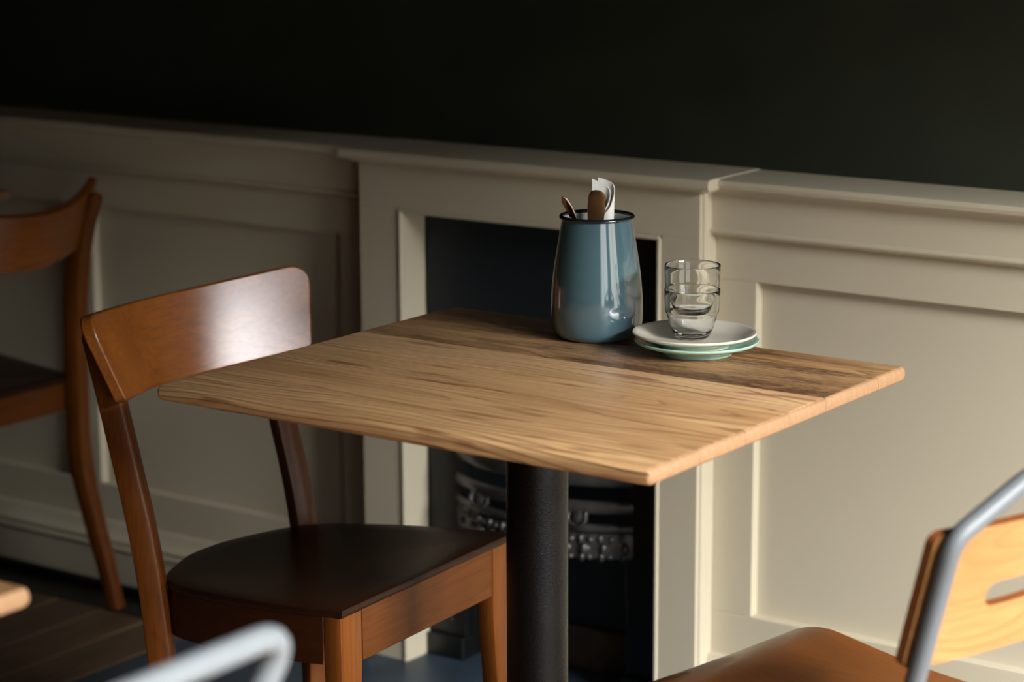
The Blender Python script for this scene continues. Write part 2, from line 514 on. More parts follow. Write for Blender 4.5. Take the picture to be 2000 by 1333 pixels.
wainscot(2, -0.2165, XR, [(-0.144 + 0.67 * i, min(0.456 + 0.67 * i, XR - 0.06)) for i in range(4)])
wainscot(3, XL, -0.8805, [(max(-1.566 - 0.67 * i, XL + 0.06), -0.966 - 0.67 * i) for i in range(5, -1, -1)])
struct(obj('baseboard_right', profile_x(BASE, -0.2165, XR), M['paint'], smooth=35))
struct(obj('baseboard_left', profile_x(BASE, XL, -0.8805), M['paint'], smooth=35))

# ------------------------------------------------------------------ fireplace surround
FY = 0.753
S0, S1 = -0.881, -0.216
sur = thing('fireplace_surround', 'painted wooden fireplace surround with thin mantel shelf, stone grey', 'fireplace', (-0.548, 0.79, 0))
L = sur.location
NOSE = [(0.892, 0.8895), (0.738, 0.8895), (0.7325, 0.888), (0.730, 0.8835), (0.730, 0.878), (0.7325, 0.8735), (0.738, 0.872), (0.892, 0.872)]
shelf = obj('mantel_shelf', profile_x(NOSE, -0.908, -0.190), M['paint'], sur, off=L, smooth=35)
obj('cove_moulding', profile_x([(0.80, 0.872), (0.741, 0.872), (0.742, 0.8685), (0.746, 0.866), (0.7535, 0.8645), (0.80, 0.8645)], S0 - 0.008, S1 + 0.008), M['paint'], shelf, off=L + shelf.location, smooth=35)
pil_l = obj('pilaster', boxes((S0, OP0 - 0.009, FY, 0.834, 0, OPZ + 0.009), bev=0.001), M['paint'], sur, off=L)
pil_r = obj('pilaster', boxes((OP1 + 0.009, S1, FY, 0.834, 0, OPZ + 0.009), bev=0.001), M['paint'], sur, off=L)
obj('header_board', boxes((S0, S1, FY, 0.834, OPZ + 0.009, 0.8645), bev=0.001), M['paint'], sur, off=L)
# moulding that frames the opening: a proud bead and its fillet
def frame_bar(pts):
    return tube(pts, 0.0042, 10)
obj('opening_bead', tube([(OP0 - 0.0048, FY + 0.001, 0.0), (OP0 - 0.0048, FY + 0.001, OPZ + 0.0045)], 0.0042, 10), M['paint'], sur, off=L, smooth=50)
obj('opening_bead', tube([(OP1 + 0.0048, FY + 0.001, 0.0), (OP1 + 0.0048, FY + 0.001, OPZ + 0.0045)], 0.0042, 10), M['paint'], sur, off=L, smooth=50)
obj('opening_bead', tube([(OP0 - 0.0048, FY + 0.001, OPZ + 0.0048), (OP1 + 0.0048, FY + 0.001, OPZ + 0.0048)], 0.0042, 10), M['paint'], sur, off=L, smooth=50)
obj('reveal_board', boxes((OP0 - 0.009, OP0, FY + 0.003, 0.815, 0, OPZ), bev=0.001), M['paint'], sur, off=L)
obj('reveal_board', boxes((OP1, OP1 + 0.009, FY + 0.003, 0.815, 0, OPZ), bev=0.001), M['paint'], sur, off=L)
obj('reveal_board', boxes((OP0 - 0.009, OP1 + 0.009, FY + 0.003, 0.815, OPZ, OPZ + 0.009), bev=0.001), M['paint'], sur, off=L)
for xx, pil in ((S0 - 0.001, pil_l), (S1 + 0.001, pil_r)):
    obj('corner_bead', tube([(xx, FY + 0.012, 0.0), (xx, FY + 0.012, 0.8645)], 0.0045, 10), M['paint'], pil, off=L + pil.location, smooth=50)

# cast iron insert
ins = thing('fireplace_insert', 'black cast iron fireplace insert with bowed grate bars under the mantel', 'grate', (-0.54, 0.86, 0.001))
L = ins.location
XA, XB = OP0 + 0.001, OP1 - 0.001
FA, FB = -0.713, -0.386
plate_l = obj('side_plate', boxes((XA, FA, 0.816, 0.835, 0.041, 0.50), bev=0.002), M['iron'], ins, off=L)
obj('side_plate', boxes((FB, XB, 0.816, 0.835, 0.041, 0.50), bev=0.002), M['iron'], ins, off=L)
obj('hood_plate', boxes((XA, XB, 0.816, 0.830, 0.50, OPZ + 0.004), bev=0.001), M['slate'], ins, off=L)
for a, b in ((XA, FA + 0.002), (FB - 0.002, XB)):
    obj('plinth_block', boxes((a, b, 0.804, 0.835, 0.001, 0.041), bev=0.003), M['iron'], ins, off=L)
obj('side_cheek', boxes((FA - 0.012, FA, 0.836, 0.925, 0.001, 0.50)), M['iron'], ins, off=L)
obj('side_cheek', boxes((FB, FB + 0.012, 0.836, 0.925, 0.001, 0.50)), M['iron'], ins, off=L)
obj('fire_back', boxes((FA - 0.012, FB + 0.012, 0.905, 0.925, 0.001, 0.50)), M['slate'], ins, off=L)
obj('ash_ledge', boxes((FA, FB, 0.893, 0.9045, 0.001, 0.075), bev=0.003), M['ash'], ins, off=L)
cxg = (FA + FB) / 2
hw = (FB - FA) / 2 + 0.012
def bow(zc, depth=0.055, w=hw):
    return [(cxg + w * s, 0.818 - depth * (1 - abs(s) ** 2.4), zc) for s in [k / 12 - 1 for k in range(25)]]
def bow_bar(zc, hz, hy=0.006):
    secs = []
    pts = bow(zc)
    for i, p in enumerate(pts):
        a, b = pts[max(i - 1, 0)], pts[min(i + 1, len(pts) - 1)]
        t = Vector((b[0] - a[0], b[1] - a[1], 0)).normalized()
        nrm = Vector((-t.y, t.x, 0))
        c = Vector(p)
        secs.append([c + nrm * hy * cos(q) + Vector((0, 0, 1)) * hz * sin(q) for q in [2 * pi * j / 10 for j in range(10)]])
    return bar(secs)
for zc, hz in ((0.376, 0.0145), (0.3275, 0.0115), (0.2925, 0.0075)):
    obj('grate_bar', bow_bar(zc, hz, 0.007), M['bar_iron'], ins, off=L, smooth=60)
# leaf apron under the bars: bosses and drops along the bow
bm = bow_bar(0.262, 0.022, 0.004)
pb = bow(0.262, 0.062)
for j in range(1, 24):
    p = pb[j]
    for dz, rr, dx in ((0.012, 0.0065, 0.0), (-0.003, 0.0075, 0.006), (-0.018, 0.0055, 0.002)):
        b = bmesh.new()
        bmesh.ops.create_icosphere(b, subdivisions=2, radius=rr)
        for v in b.verts:
            v.co = Vector((v.co.x * 0.9 + p[0] + dx * (1 if j % 2 else -1), v.co.y + p[1] + 0.002, v.co.z * (1.5 if j % 2 else 0.9) + p[2] + dz))
        merge(bm, b)
obj('leaf_apron', bm, M['bar_iron'], ins, off=L, smooth=60)
for sx in (-1, 0, 1):
    bm = bmesh.new()
    px = cxg + sx * 0.098
    py = 0.763 if sx == 0 else 0.772
    lathe([(0, -0.006), (0.006, -0.005), (0.010, 0.0), (0.006, 0.006), (0, 0.007)], 16, bm=bm)
    for v in bm.verts:
        v.co = Vector((v.co.x * 1.3, -v.co.z, v.co.y * 1.5))
    tube([(-0.016, 0, 0.012), (-0.018, -0.004, 0.0), (-0.010, -0.006, -0.010), (0.002, -0.006, -0.012)], 0.004, 8, bm)
    tube([(0.016, 0, 0.012), (0.018, -0.004, 0.0), (0.010, -0.006, -0.010), (-0.002, -0.006, -0.012)], 0.004, 8, bm)
    bmesh.ops.translate(bm, verts=bm.verts, vec=(px, py, 0.309))
    obj('scroll_boss', bm, M['bar_iron'], ins, off=L, smooth=60)
bm = bmesh.new()
for dz, rr in ((0.10, 0.006), (0.088, 0.005), (0.078, 0.004)):
    b = bmesh.new()
    bmesh.ops.create_icosphere(b, subdivisions=2, radius=rr)
    bmesh.ops.translate(b, verts=b.verts, vec=(-0.742, 0.814, dz - 0.008))
    merge(bm, b)
obj('side_boss', bm, M['iron'], plate_l, off=L + plate_l.location, smooth=60)

# ------------------------------------------------------------------ cafe table
TW, TDP = 0.3496, 0.3016
SEAMS = [(-TDP, -0.2, 'plank'), (-0.2, -0.1, 'plank'), (-0.1, 0.0, 'plank'), (0.0, 0.09, 'plank_smooth'), (0.09, 0.226, 'plank_dark'), (0.226, TDP, 'plank_rear')]
def make_table(label, loc, rz=0.0):
    t = thing('cafe_table', label, 'table', loc, rz)
    Z0, Z1 = 0.731, 0.750
    for a, b, mt in SEAMS:
        y0 = a + (0 if a == -TDP else 0.0003)
        y1 = b - (0 if b == TDP else 0.0003)
        bm = bmesh.new()
        # rounded plank outline in (y, z): only the outer long edges are bullnosed
        def nose(y, s):
            r = 0.0075
            return [(y - s * r * (1 - sin(q)), (Z1 - r + r * cos(q)) if q < pi / 2 else (Z0 + r + r * cos(q))) for q in [pi * j / 10 for j in range(11)]]
        out = []
        if a == -TDP:
            out += [(2 * y0 - (yy - 0) if False else yy, zz) for yy, zz in [(y0 + 0.0075 * (1 - sin(q)), (Z1 - 0.0075 + 0.0075 * cos(q)) if q <= pi / 2 else (Z0 + 0.0075 + 0.0075 * cos(q))) for q in [pi * j / 10 for j in range(11)]]]
        else:
            out += [(y0 + 0.0004, Z1), (y0, Z1 - 0.0004), (y0, Z0)]
        if b == TDP:
            out += [(y1 - 0.0075 * (1 - sin(q)), (Z0 + 0.0075 - 0.0075 * cos(q)) if q <= pi / 2 else (Z1 - 0.0075 - 0.0075 * cos(q))) for q in [pi * j / 10 for j in range(11)]]
        else:
            out += [(y1, Z0), (y1, Z1 - 0.0004), (y1 - 0.0004, Z1)]
        # ends eased the same way: three cross-sections shrink towards each end
        zm = (Z0 + Z1) / 2
        secs = []
        for xx, s in ((-TW, 0.62), (-TW + 0.0010, 0.80), (-TW + 0.0028, 0.95), (-TW + 0.0050, 1.0), (TW - 0.0050, 1.0), (TW - 0.0028, 0.95), (TW - 0.0010, 0.80), (TW, 0.62)):
            sec = []
            for yy, zz in out:
                y2 = yy
                if a == -TDP and yy < y0 + 0.009:
                    y2 = yy + (1 - s) * 0.006
                if b == TDP and yy > y1 - 0.009:
                    y2 = yy - (1 - s) * 0.006
                sec.append((xx, y2, zm + (zz - zm) * s))
            secs.append(sec)
        bar(secs, bm)
        o = obj('plank', bm, M[mt], t, smooth=40)
        o.data.materials.append(M['end_grain'])
        for p_ in o.data.polygons:
            if abs(p_.normal.x) > 0.6:
                p_.material_index = 1
    obj('mounting_plate', boxes((-0.11, 0.11, -0.11, 0.11, 0.7245, 0.731), bev=0.002), M['powder'], t)
    obj('column', lathe([(0, 0.012), (0.0385, 0.012), (0.0385, 0.7245), (0, 0.7245)], 64), M['powder'], t, smooth=40)
    obj('base_plate', boxes((-0.21, 0.21, -0.21, 0.21, 0.001, 0.012), bev=0.003), M['powder'], t)
    return t
make_table('square pale wood cafe table holding the blue jar, on a black column', (0, 0, 0.0))
make_table('blurred pale wooden table whose corner shows at lower left, in front', (0.107 - TW, -0.942 - TDP, 0.0))
make_table('wooden table behind the far left chair, its end by the panelled wall', (-1.722 - TW, 0.752 - TDP, 0.0))

# ------------------------------------------------------------------ bentwood style cafe chairs
SEAT_HALF = [(0.19, -0.2005), (0.125, -0.2025), (0.015, -0.1955), (-0.072, -0.180), (-0.123, -0.1595), (-0.155, -0.1285), (-0.176, -0.085), (-0.1925, -0.04), (-0.196, 0.0)]
SEAT_SQUARE = [(0.19, -0.200), (0.10, -0.196), (0.0, -0.188), (-0.12, -0.178), (-0.160, -0.174), (-0.169, -0.165), (-0.1705, -0.12), (-0.1705, 0.0)]
def seat_outline(half_pts):
    half = spline([(x, y, 0) for x, y in half_pts], 6)
    pts = [(p.x, p.y) for p in half]
    return pts + [(x, -y) for x, y in pts[-2::-1]]
def seat_z(x, front=0.45, slope=0.08):
    return front + slope * (x - 0.19)

def make_wood_chair(label, loc, rz, post, crest, front_z=0.45, slope=0.08, dark=True, seat_mat='seat_dark', post_rot=27, half_pts=SEAT_HALF, ring_mat='ring_dark', ring_h=0.074):
    t = thing('wooden_chair', label, 'chair', loc, rz)
    out = seat_outline(half_pts)
    sz = lambda x: seat_z(x, front_z, slope)
    # seat panel: slightly dished, eased edge
    bm = bmesh.new()
    rings = []
    for s, dz in ((1.0, -0.010), (1.006, -0.007), (1.006, -0.003), (0.998, -0.0006), (0.985, 0.0), (0.85, -0.001), (0.6, -0.004), (0.3, -0.006)):
        rings.append([bm.verts.new((x * s, y * s, sz(x * s) + dz)) for x, y in out])
    k = len(out)
    for a, b in zip(rings, rings[1:]):
        for i in range(k):
            bm.faces.new((a[i], a[(i + 1) % k], b[(i + 1) % k], b[i]))
    c = bm.verts.new((0, 0, sz(0) - 0.0065))
    for i in range(k):
        bm.faces.new((rings[-1][i], rings[-1][(i + 1) % k], c))
    bm.faces.new(rings[0][::-1])
    obj('seat', bm, M[seat_mat], t, smooth=40)
    # bent ring under the seat (open at the front)
    bm = bmesh.new()
    o2 = [(x, y) for x, y in out if x < 0.168]
    secs = []
    for x, y in o2:
        q = 0.994
        inn = 0.88
        secs.append([(x * q, y * q, sz(x) - 0.0105), (x * q, y * q, sz(x) - ring_h), (x * inn, y * inn, sz(x) - ring_h), (x * inn, y * inn, sz(x) - 0.0105)])
    bar(secs, bm)
    obj('seat_ring', bm, M[ring_mat], t, smooth=40)
    obj('front_rail', boxes((0.163, 0.187, -0.1525, 0.1525, sz(0.175) - 0.079, sz(0.175) - 0.0105), bev=0.0015), M['rail_y'], t)
    for s in (-1, 1):
        yc = s * (0.2005 - 0.0235)
        secs = []
        for z, hx, hy, dx, dy in ((sz(0.175) - 0.0105, 0.0145, 0.0235, 0, 0), (sz(0.175) - 0.08, 0.0145, 0.0235, 0, 0), (sz(0.175) - 0.11, 0.0140, 0.0225, 0, 0), (0.2, 0.0135, 0.0175, 0.003, 0.006), (0.001, 0.012, 0.0125, 0.006, 0.013)):
            secs.append(square_loop((0.1735 + dx, yc + s * dy, z), hx, hy, 0, 0.16))
        obj('leg', bar(secs), M['chair_z'], t, smooth=30)
    # rear legs run on up as back posts
    P = spline([(x, 0, z) for z, x in post], 5)
    for s in (-1, 1):
        secs = []
        zt = P[-1].z
        for p in P:
            h = 0.0172 if p.z > 0.25 else 0.0172 - 0.004 * (0.25 - p.z) / 0.25
            secs.append(square_loop((p.x, s * 0.1675, p.z), h, h, radians(-post_rot) * s, 0.16))
        e = P[-1]
        dirv = (P[-1] - P[-2]).normalized()
        for up_, sc in ((0.006, 0.86), (0.010, 0.6), (0.012, 0.25)):
            secs.append(square_loop((e.x + dirv.x * up_, s * 0.1675, e.z + up_), 0.0172 * sc, 0.0172 * sc, radians(-post_rot) * s, 0.16))
        obj('back_post', bar(secs), M['chair_z'], t, smooth=30)
    # bowed crest board, leaning back
    x0, z0, lean, H, half, sag, rc, horn, flare = crest
    # plan curve of the board: tightest in the middle, flatter towards the ends
    tmax, wid, NS = radians(sag), 0.085, 200
    cy, cd = [0.0], [0.0]
    while cy[-1] < half:
        th_ = tmax * math.tanh((len(cy) - 0.5) * 0.001 / wid)
        cy.append(cy[-1] + 0.001 * cos(th_))
        cd.append(cd[-1] + 0.001 * sin(th_))
    slen = (len(cy) - 1) * 0.001
    def plan(sv):
        q = min(abs(sv) / 0.001, len(cy) - 1.001)
        i0 = int(q)
        f = q - i0
        ang = tmax * math.tanh(abs(sv) / wid)
        sg = 1 if sv >= 0 else -1
        return cd[i0] * (1 - f) + cd[i0 + 1] * f, sg * (cy[i0] * (1 - f) + cy[i0 + 1] * f), sg * ang
    al = radians(lean)
    x0 -= cd[-1] * cos(al)
    z0 -= cd[-1] * sin(al)
    th = 0.0085
    bm = bmesh.new()
    N, K = 44, 8
    grid = {}
    us = [-cos(pi * i / N) for i in range(N + 1)]
    us = [u * 0.6 + 0.4 * (2 * i / N - 1) for i, u in enumerate(us)]
    for side in (0, 1):
        for i, u in enumerate(us):
            sv = slen * u
            end = slen - abs(sv)
            hi = H
            lo = 0.0
            if rc and end < rc:
                hi = H - rc + sqrt(max(rc * rc - (rc - end) ** 2, 0))
            if horn:
                hi = H + horn * abs(u) ** 6
            if end < 0.006:
                lo = 0.006 - sqrt(max(0.006 ** 2 - (0.006 - end) ** 2, 0))
            pd, py_, pa = plan(sv)
            o_ = th if side == 0 else -th                    # side 0 = front (concave)
            d = pd + o_ * cos(pa)
            y = py_ - o_ * sin(pa)
            for j in range(K + 1):
                h = lo + (hi - lo) * j / K
                X = x0 + d * cos(al) - h * sin(al)
                Z = z0 + d * sin(al) + h * cos(al)
                grid[side, i, j] = bm.verts.new((X, y * (1 + flare / half * (2 * h / H - 1)), Z))
    for i in range(N):
        for j in range(K):
            bm.faces.new((grid[0, i, j], grid[0, i + 1, j], grid[0, i + 1, j + 1], grid[0, i, j + 1]))
            bm.faces.new((grid[1, i, j], grid[1, i, j + 1], grid[1, i + 1, j + 1], grid[1, i + 1, j]))
        bm.faces.new((grid[0, i, 0], grid[1, i, 0], grid[1, i + 1, 0], grid[0, i + 1, 0]))
        bm.faces.new((grid[0, i, K], grid[0, i + 1, K], grid[1, i + 1, K], grid[1, i, K]))
    for i in (0, N):
        for j in range(K):
            bm.faces.new((grid[0, i, j], grid[0, i, j + 1], grid[1, i, j + 1], grid[1, i, j]))
    o = obj('crest_board', bm, M['chair_y'], t, smooth=50)
    bv = o.modifiers.new('ease', 'BEVEL')
    bv.width = 0.0028
    bv.segments = 3
    bv.limit_method = 'ANGLE'
    bv.angle_limit = radians(60)
    return t

POST1 = [(0.001, -0.142), (0.1, -0.135), (0.2, -0.133), (0.3, -0.134), (0.42, -0.148), (0.5, -0.163), (0.575, -0.182), (0.67, -0.207), (0.748, -0.229)]
a3 = radians(3)
ox, oy = -0.198, -0.139
c1 = (ox + cos(a3) * -0.19 - sin(a3) * 0.1960, oy + sin(a3) * -0.19 + cos(a3) * 0.1960, 0)
make_wood_chair('brown varnished chair with curved crest board and dark seat, tucked under the jar table', c1, a3, POST1,
                (-0.157, 0.675, 14, 0.1215, 0.223, 30, 0.034, 0.0, 0.019))
POST2 = [(0.001, -0.262), (0.083, -0.24), (0.158, -0.216), (0.272, -0.187), (0.408, -0.184), (0.523, -0.188), (0.619, -0.197), (0.70, -0.215), (0.765, -0.24)]
make_wood_chair('brown wooden chair seen from behind at far left, beside the panelled wall', (-1.68, 0.5125, 0), radians(180), POST2,
                (-0.193, 0.681, 17, 0.105, 0.186, 26, 0.0, 0.022, 0.0), front_z=0.452, slope=0.06, post_rot=8, half_pts=SEAT_SQUARE, ring_mat='rail_y', ring_h=0.062)

# ------------------------------------------------------------------ tubular steel chairs
def make_tube_chair(label, loc, rz, loop, with_dip=True, hb=0.185, board=None, metal='tube'):
    t = thing('tubular_chair', label, 'chair', loc, rz)
    TR = 0.0100
    # seat: bent plywood with a waterfall front and rounded corners
    bm = bmesh.new()
    NX, NY = 26, 22
    hw_, x_f, x_b, rc = 0.20, 0.250, -0.215, 0.038
    g = {}
    def zsurf(x, y):
        z = 0.452 - 0.010 * sin(pi * min(max((x + 0.19) / 0.34, 0), 1)) + 0.05 * (x + 0.0) * 0.4
        if x > 0.155:
            z -= (x - 0.155) ** 2 * 4.2
        z += 0.004 * (abs(y) / hw_) ** 2
        return z
    for i in range(NX + 1):
        x = x_b + (x_f - x_b) * i / NX
        e = min(x - x_b, x_f - x)
        w = hw_
        if e < rc:
            w = hw_ - rc + sqrt(max(rc * rc - (rc - e) ** 2, 0))
        for j in range(NY + 1):
            y = w * (2 * j / NY - 1)
            z = zsurf(x, y)
            g[0, i, j] = bm.verts.new((x, y, z))
            g[1, i, j] = bm.verts.new((x, y, z - 0.011))
    for i in range(NX):
        for j in range(NY):
            bm.faces.new((g[0, i, j], g[0, i + 1, j], g[0, i + 1, j + 1], g[0, i, j + 1]))
            bm.faces.new((g[1, i, j], g[1, i, j + 1], g[1, i + 1, j + 1], g[1, i + 1, j]))
        for j in (0, NY):
            bm.faces.new((g[0, i, j], g[1, i, j], g[1, i + 1, j], g[0, i + 1, j]))
    for i in (0, NX):
        for j in range(NY):
            bm.faces.new((g[0, i, j], g[0, i, j + 1], g[1, i, j + 1], g[1, i, j]))
    obj('seat', bm, M['ply_seat'], t, smooth=50)
    pth = rounded(loop, [0.06] + [0.045] * 2 + [0.03] * (len(loop) - 8) + [0.045] * 2 + [0.06], 8) if False else loop
    obj('back_frame', tube(pth, TR, 18), M[metal], t, smooth=50)
    for s in (-1, 1):
        obj('leg', tube(rounded([(0.19, s * 0.19, 0.003), (0.15, s * 0.165, 0.415), (-0.17, s * 0.165, 0.410)], 0.05), TR, 14), M[metal], t, smooth=50)
    obj('cross_tube', tube([(0.13, -0.165, 0.416), (0.13, 0.165, 0.416)], 0.007, 12), M[metal], t, smooth=50)
    obj('cross_tube', tube([(-0.155, -0.185, 0.411), (-0.155, 0.185, 0.411)], 0.007, 12), M[metal], t, smooth=50)
    # plywood back with a hand slot, fixed to the front of the posts
    bx0, bz0, bx1, bz1, bh, bow_ = board
    bm = bmesh.new()
    L_ = sqrt((bx1 - bx0) ** 2 + (bz1 - bz0) ** 2)
    dX, dZ = (bx1 - bx0) / L_, (bz1 - bz0) / L_
    nX, nZ = dZ, -dX                                  # towards the sitter
    NU = 40
    slot = (0.46 * L_, 0.027, bh * 0.55)              # height of its centre, its width, its half length
    g = {}
    us = [round(-1 + 2 * i / NU, 5) for i in range(NU + 1)]
    for e_ in (0.0, 0.0006, 0.002, 0.004, 0.007, 0.0105, 0.0135):          # finer steps round the slot's ends
        us += [(slot[2] - e_) / bh, -(slot[2] - e_) / bh]
    for e_ in (0.0005, 0.0015, 0.003, 0.005, 0.008):
        us += [1 - e_ / bh, -1 + e_ / bh]
    us = sorted(set(us))
    def column(u):
        y = bh * u
        e = bh - abs(y)
        lo, hi = 0.0, L_
        rr = 0.013
        if e < rr:
            d = rr - sqrt(max(rr * rr - (rr - e) ** 2, 0))
            lo, hi = d, L_ - d
        sh = 0.0
        if abs(y) < slot[2]:
            ee = slot[2] - abs(y)
            r_ = slot[1] / 2
            sh = r_ if ee > r_ else sqrt(max(r_ * r_ - (r_ - ee) ** 2, 0))
        return y, [lo, lo + (slot[0] - sh - lo) * 0.33, lo + (slot[0] - sh - lo) * 0.66, slot[0] - sh, slot[0] + sh, slot[0] + sh + (hi - slot[0] - sh) * 0.33, slot[0] + sh + (hi - slot[0] - sh) * 0.66, hi], sh > 1e-5
    cols = [column(u) for u in us]
    for i, (y, hs, op) in enumerate(cols):
        d = bow_ * (1 - (y / bh) ** 2)
        for side in (0, 1):
            th = 0.0135 + (0.010 if side == 0 else 0.0) - d
            for j, h in enumerate(hs):
                g[side, i, j] = bm.verts.new((bx0 + dX * h + nX * th, y, bz0 + dZ * h + nZ * th))
    K = 7
    for i in range(len(cols) - 1):
        opn = cols[i][2] or cols[i + 1][2]
        for j in range(K):
            if j == 3 and opn:
                continue
            if j == 3 and not opn:
                continue
            bm.faces.new((g[0, i, j], g[0, i, j + 1], g[0, i + 1, j + 1], g[0, i + 1, j]))
            bm.faces.new((g[1, i, j], g[1, i + 1, j], g[1, i + 1, j + 1], g[1, i, j + 1]))
        bm.faces.new((g[0, i, 0], g[0, i + 1, 0], g[1, i + 1, 0], g[1, i, 0]))
        bm.faces.new((g[0, i, K], g[1, i, K], g[1, i + 1, K], g[0, i + 1, K]))
        if opn:
            bm.faces.new((g[0, i, 3], g[1, i, 3], g[1, i + 1, 3], g[0, i + 1, 3]))
            bm.faces.new((g[0, i, 4], g[0, i + 1, 4], g[1, i + 1, 4], g[1, i, 4]))
    for i in (0, len(cols) - 1):
        for j in range(K):
            if j == 3:
                continue
            bm.faces.new((g[0, i, j], g[1, i, j], g[1, i, j + 1], g[0, i, j + 1]))
    bmesh.ops.remove_doubles(bm, verts=bm.verts, dist=1e-6)
    o = board_o = obj('back_board', bm, M['ply_back'], t, smooth=50)
    o.data.materials.append(M['ply_edge'])
    for p_ in o.data.polygons:
        if abs(p_.normal.x * nX + p_.normal.z * nZ) < 0.7:
            p_.material_index = 1
    for s in (-1, 1):
        for h in (0.25, 0.8):
            b2 = lathe([(0, 0), (0.005, 0.0), (0.0045, 0.0018), (0, 0.0022)], 16)
            rotm = Vector((0, 0, 1)).rotation_difference(Vector((nX, 0, nZ))).to_matrix()
            for v in b2.verts:
                v.co = rotm @ v.co + Vector((bx0 + dX * h * L_ + nX * 0.0205, s * 0.185, bz0 + dZ * h * L_ + nZ * 0.0205))
            obj('screw', b2, M['screw'], board_o, off=board_o.location, smooth=50)
    return t

def loop_path(half_pts, radii):
    full = half_pts + [(x, -y, z) for x, y, z in half_pts[::-1]]
    return rounded(full, radii + radii[::-1], 8)
# right-hand chair at the jar table: posts lean back, then the frame arches over
LOOP_R = loop_path([(-0.27, 0.205, 0.003), (-0.222, 0.192, 0.44), (-0.302, 0.190, 0.752), (-0.316, 0.085, 0.800)], [0.08, 0.03, 0.12])
bB = (0.978, -0.208)
vV = (0.208, 0.978)
fc = (0.31 - 0.2 * vV[0], 0.123 - 0.2 * vV[1])
make_tube_chair('grey steel tube chair with honey plywood back and slot, at the right edge', (fc[0] + 0.2 * bB[0], fc[1] + 0.2 * bB[1], 0), radians(168), LOOP_R,
                board=(-0.266, 0.610, -0.302, 0.752, 0.199, 0.02))
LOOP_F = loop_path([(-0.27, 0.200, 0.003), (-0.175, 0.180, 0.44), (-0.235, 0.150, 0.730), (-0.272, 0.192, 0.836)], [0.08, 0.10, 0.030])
make_tube_chair('blurred grey tube chair frame, coloured as if brightly lit, in the foreground, at bottom left', (0.535 - 0.272, -1.090 - 0.190, 0), radians(180), LOOP_F,
                board=(-0.196, 0.56, -0.228, 0.715, 0.165, 0.015), metal='tube_lit')

# ------------------------------------------------------------------ things on the table
JC = Vector((-0.068, 0.238, 0.750))
jar = thing('utensil_jar', 'tall blue-grey enamel jar with dark rim, holding cutlery', 'jar', JC)
prof = [(0.0, 0.0), (0.046, 0.0), (0.051, 0.0012), (0.0555, 0.005), (0.0585, 0.011), (0.0600, 0.020), (0.0606, 0.034), (0.0602, 0.052), (0.0588, 0.072), (0.0566, 0.092),
        (0.0537, 0.112), (0.0505, 0.131), (0.0478, 0.147), (0.0462, 0.158)]
prof_s = [(p.x, p.y) for p in spline([(r, z, 0) for r, z in prof[1:]], 4)]
prof_s = [(0.0, 0.0)] + [(max(r, 0), max(z, 0)) for r, z in prof_s]
body = obj('jar_body', lathe(prof_s + [(0.0450, 0.158)], 96), M['enamel'], jar, smooth=60)
inner = [(max(r - 0.0013, 0.0), max(z, 0.0018)) for r, z in prof_s]
obj('jar_lining', lathe([(r, z) for r, z in inner] + [(0.0461, 0.1595)], 96), M['enamel_white'], jar, smooth=60)
obj('jar_rim', lathe([(0.0470 + 0.0027 * cos(q), 0.1600 + 0.0027 * sin(q)) for q in [2 * pi * j / 14 for j in range(15)]], 96), M['enamel_rim'], body, off=body.location, smooth=80)

RV = Vector((0.817, 0.576, 0))       # along the table's diagonal, the way the cutlery fans out
DV = Vector((-0.576, 0.817, 0))
def at(r, d, z):
    return JC + RV * r + DV * d + Vector((0, 0, z))

def handle(path, widths, thick, facing, bm=None):
    """Flat cutlery handle lofted along a path; facing = direction its broad face looks."""
    bm = bm or bmesh.new()
    secs = []
    for i, p in enumerate(path):
        a, b = path[max(i - 1, 0)], path[min(i + 1, len(path) - 1)]
        t = (b - a).normalized()
        nf = (facing - t * facing.dot(t)).normalized()
        w = t.cross(nf)
        W, T = widths[i] / 2, thick[i] / 2
        secs.append([p + w * W * cx_ + nf * T * cy_ for cx_, cy_ in ((1, 0), (0.92, 0.7), (0.6, 1), (0, 1.1), (-0.6, 1), (-0.92, 0.7), (-1, 0), (-0.92, -0.7), (-0.6, -1), (0, -1.1), (0.6, -1), (0.92, -0.7))])
    bar(secs, bm)
    return bm
# spoon leaning to the left rim
sp = [at(0.026, -0.030, 0.020), at(0.012, -0.028, 0.060), at(-0.014, -0.020, 0.122), at(-0.0275, -0.012, 0.153), at(-0.036, -0.008, 0.172), at(-0.0425, -0.009, 0.183), at(-0.0455, -0.010, 0.187)]
s_root = thing('spoon', 'dark polished steel spoon leaning in the jar, left of the napkin', 'spoon', sp[2])
obj('handle', handle(sp, [0.006, 0.006, 0.007, 0.0085, 0.0105, 0.0095, 0.003], [0.003, 0.003, 0.003, 0.0034, 0.0036, 0.0034, 0.002], Vector((0.35, -0.9, 0.2))), M['steel'], s_root, off=s_root.location, smooth=50)
bl = bmesh.new()
bmesh.ops.create_uvsphere(bl, u_segments=20, v_segments=10, radius=1)
for v in bl.verts:
    v.co = Vector((v.co.x * 0.013, v.co.y * 0.0035, v.co.z * 0.011)) + at(0.027, -0.031, 0.0135)
obj('bowl', bl, M['steel'], s_root, off=s_root.location, smooth=50)
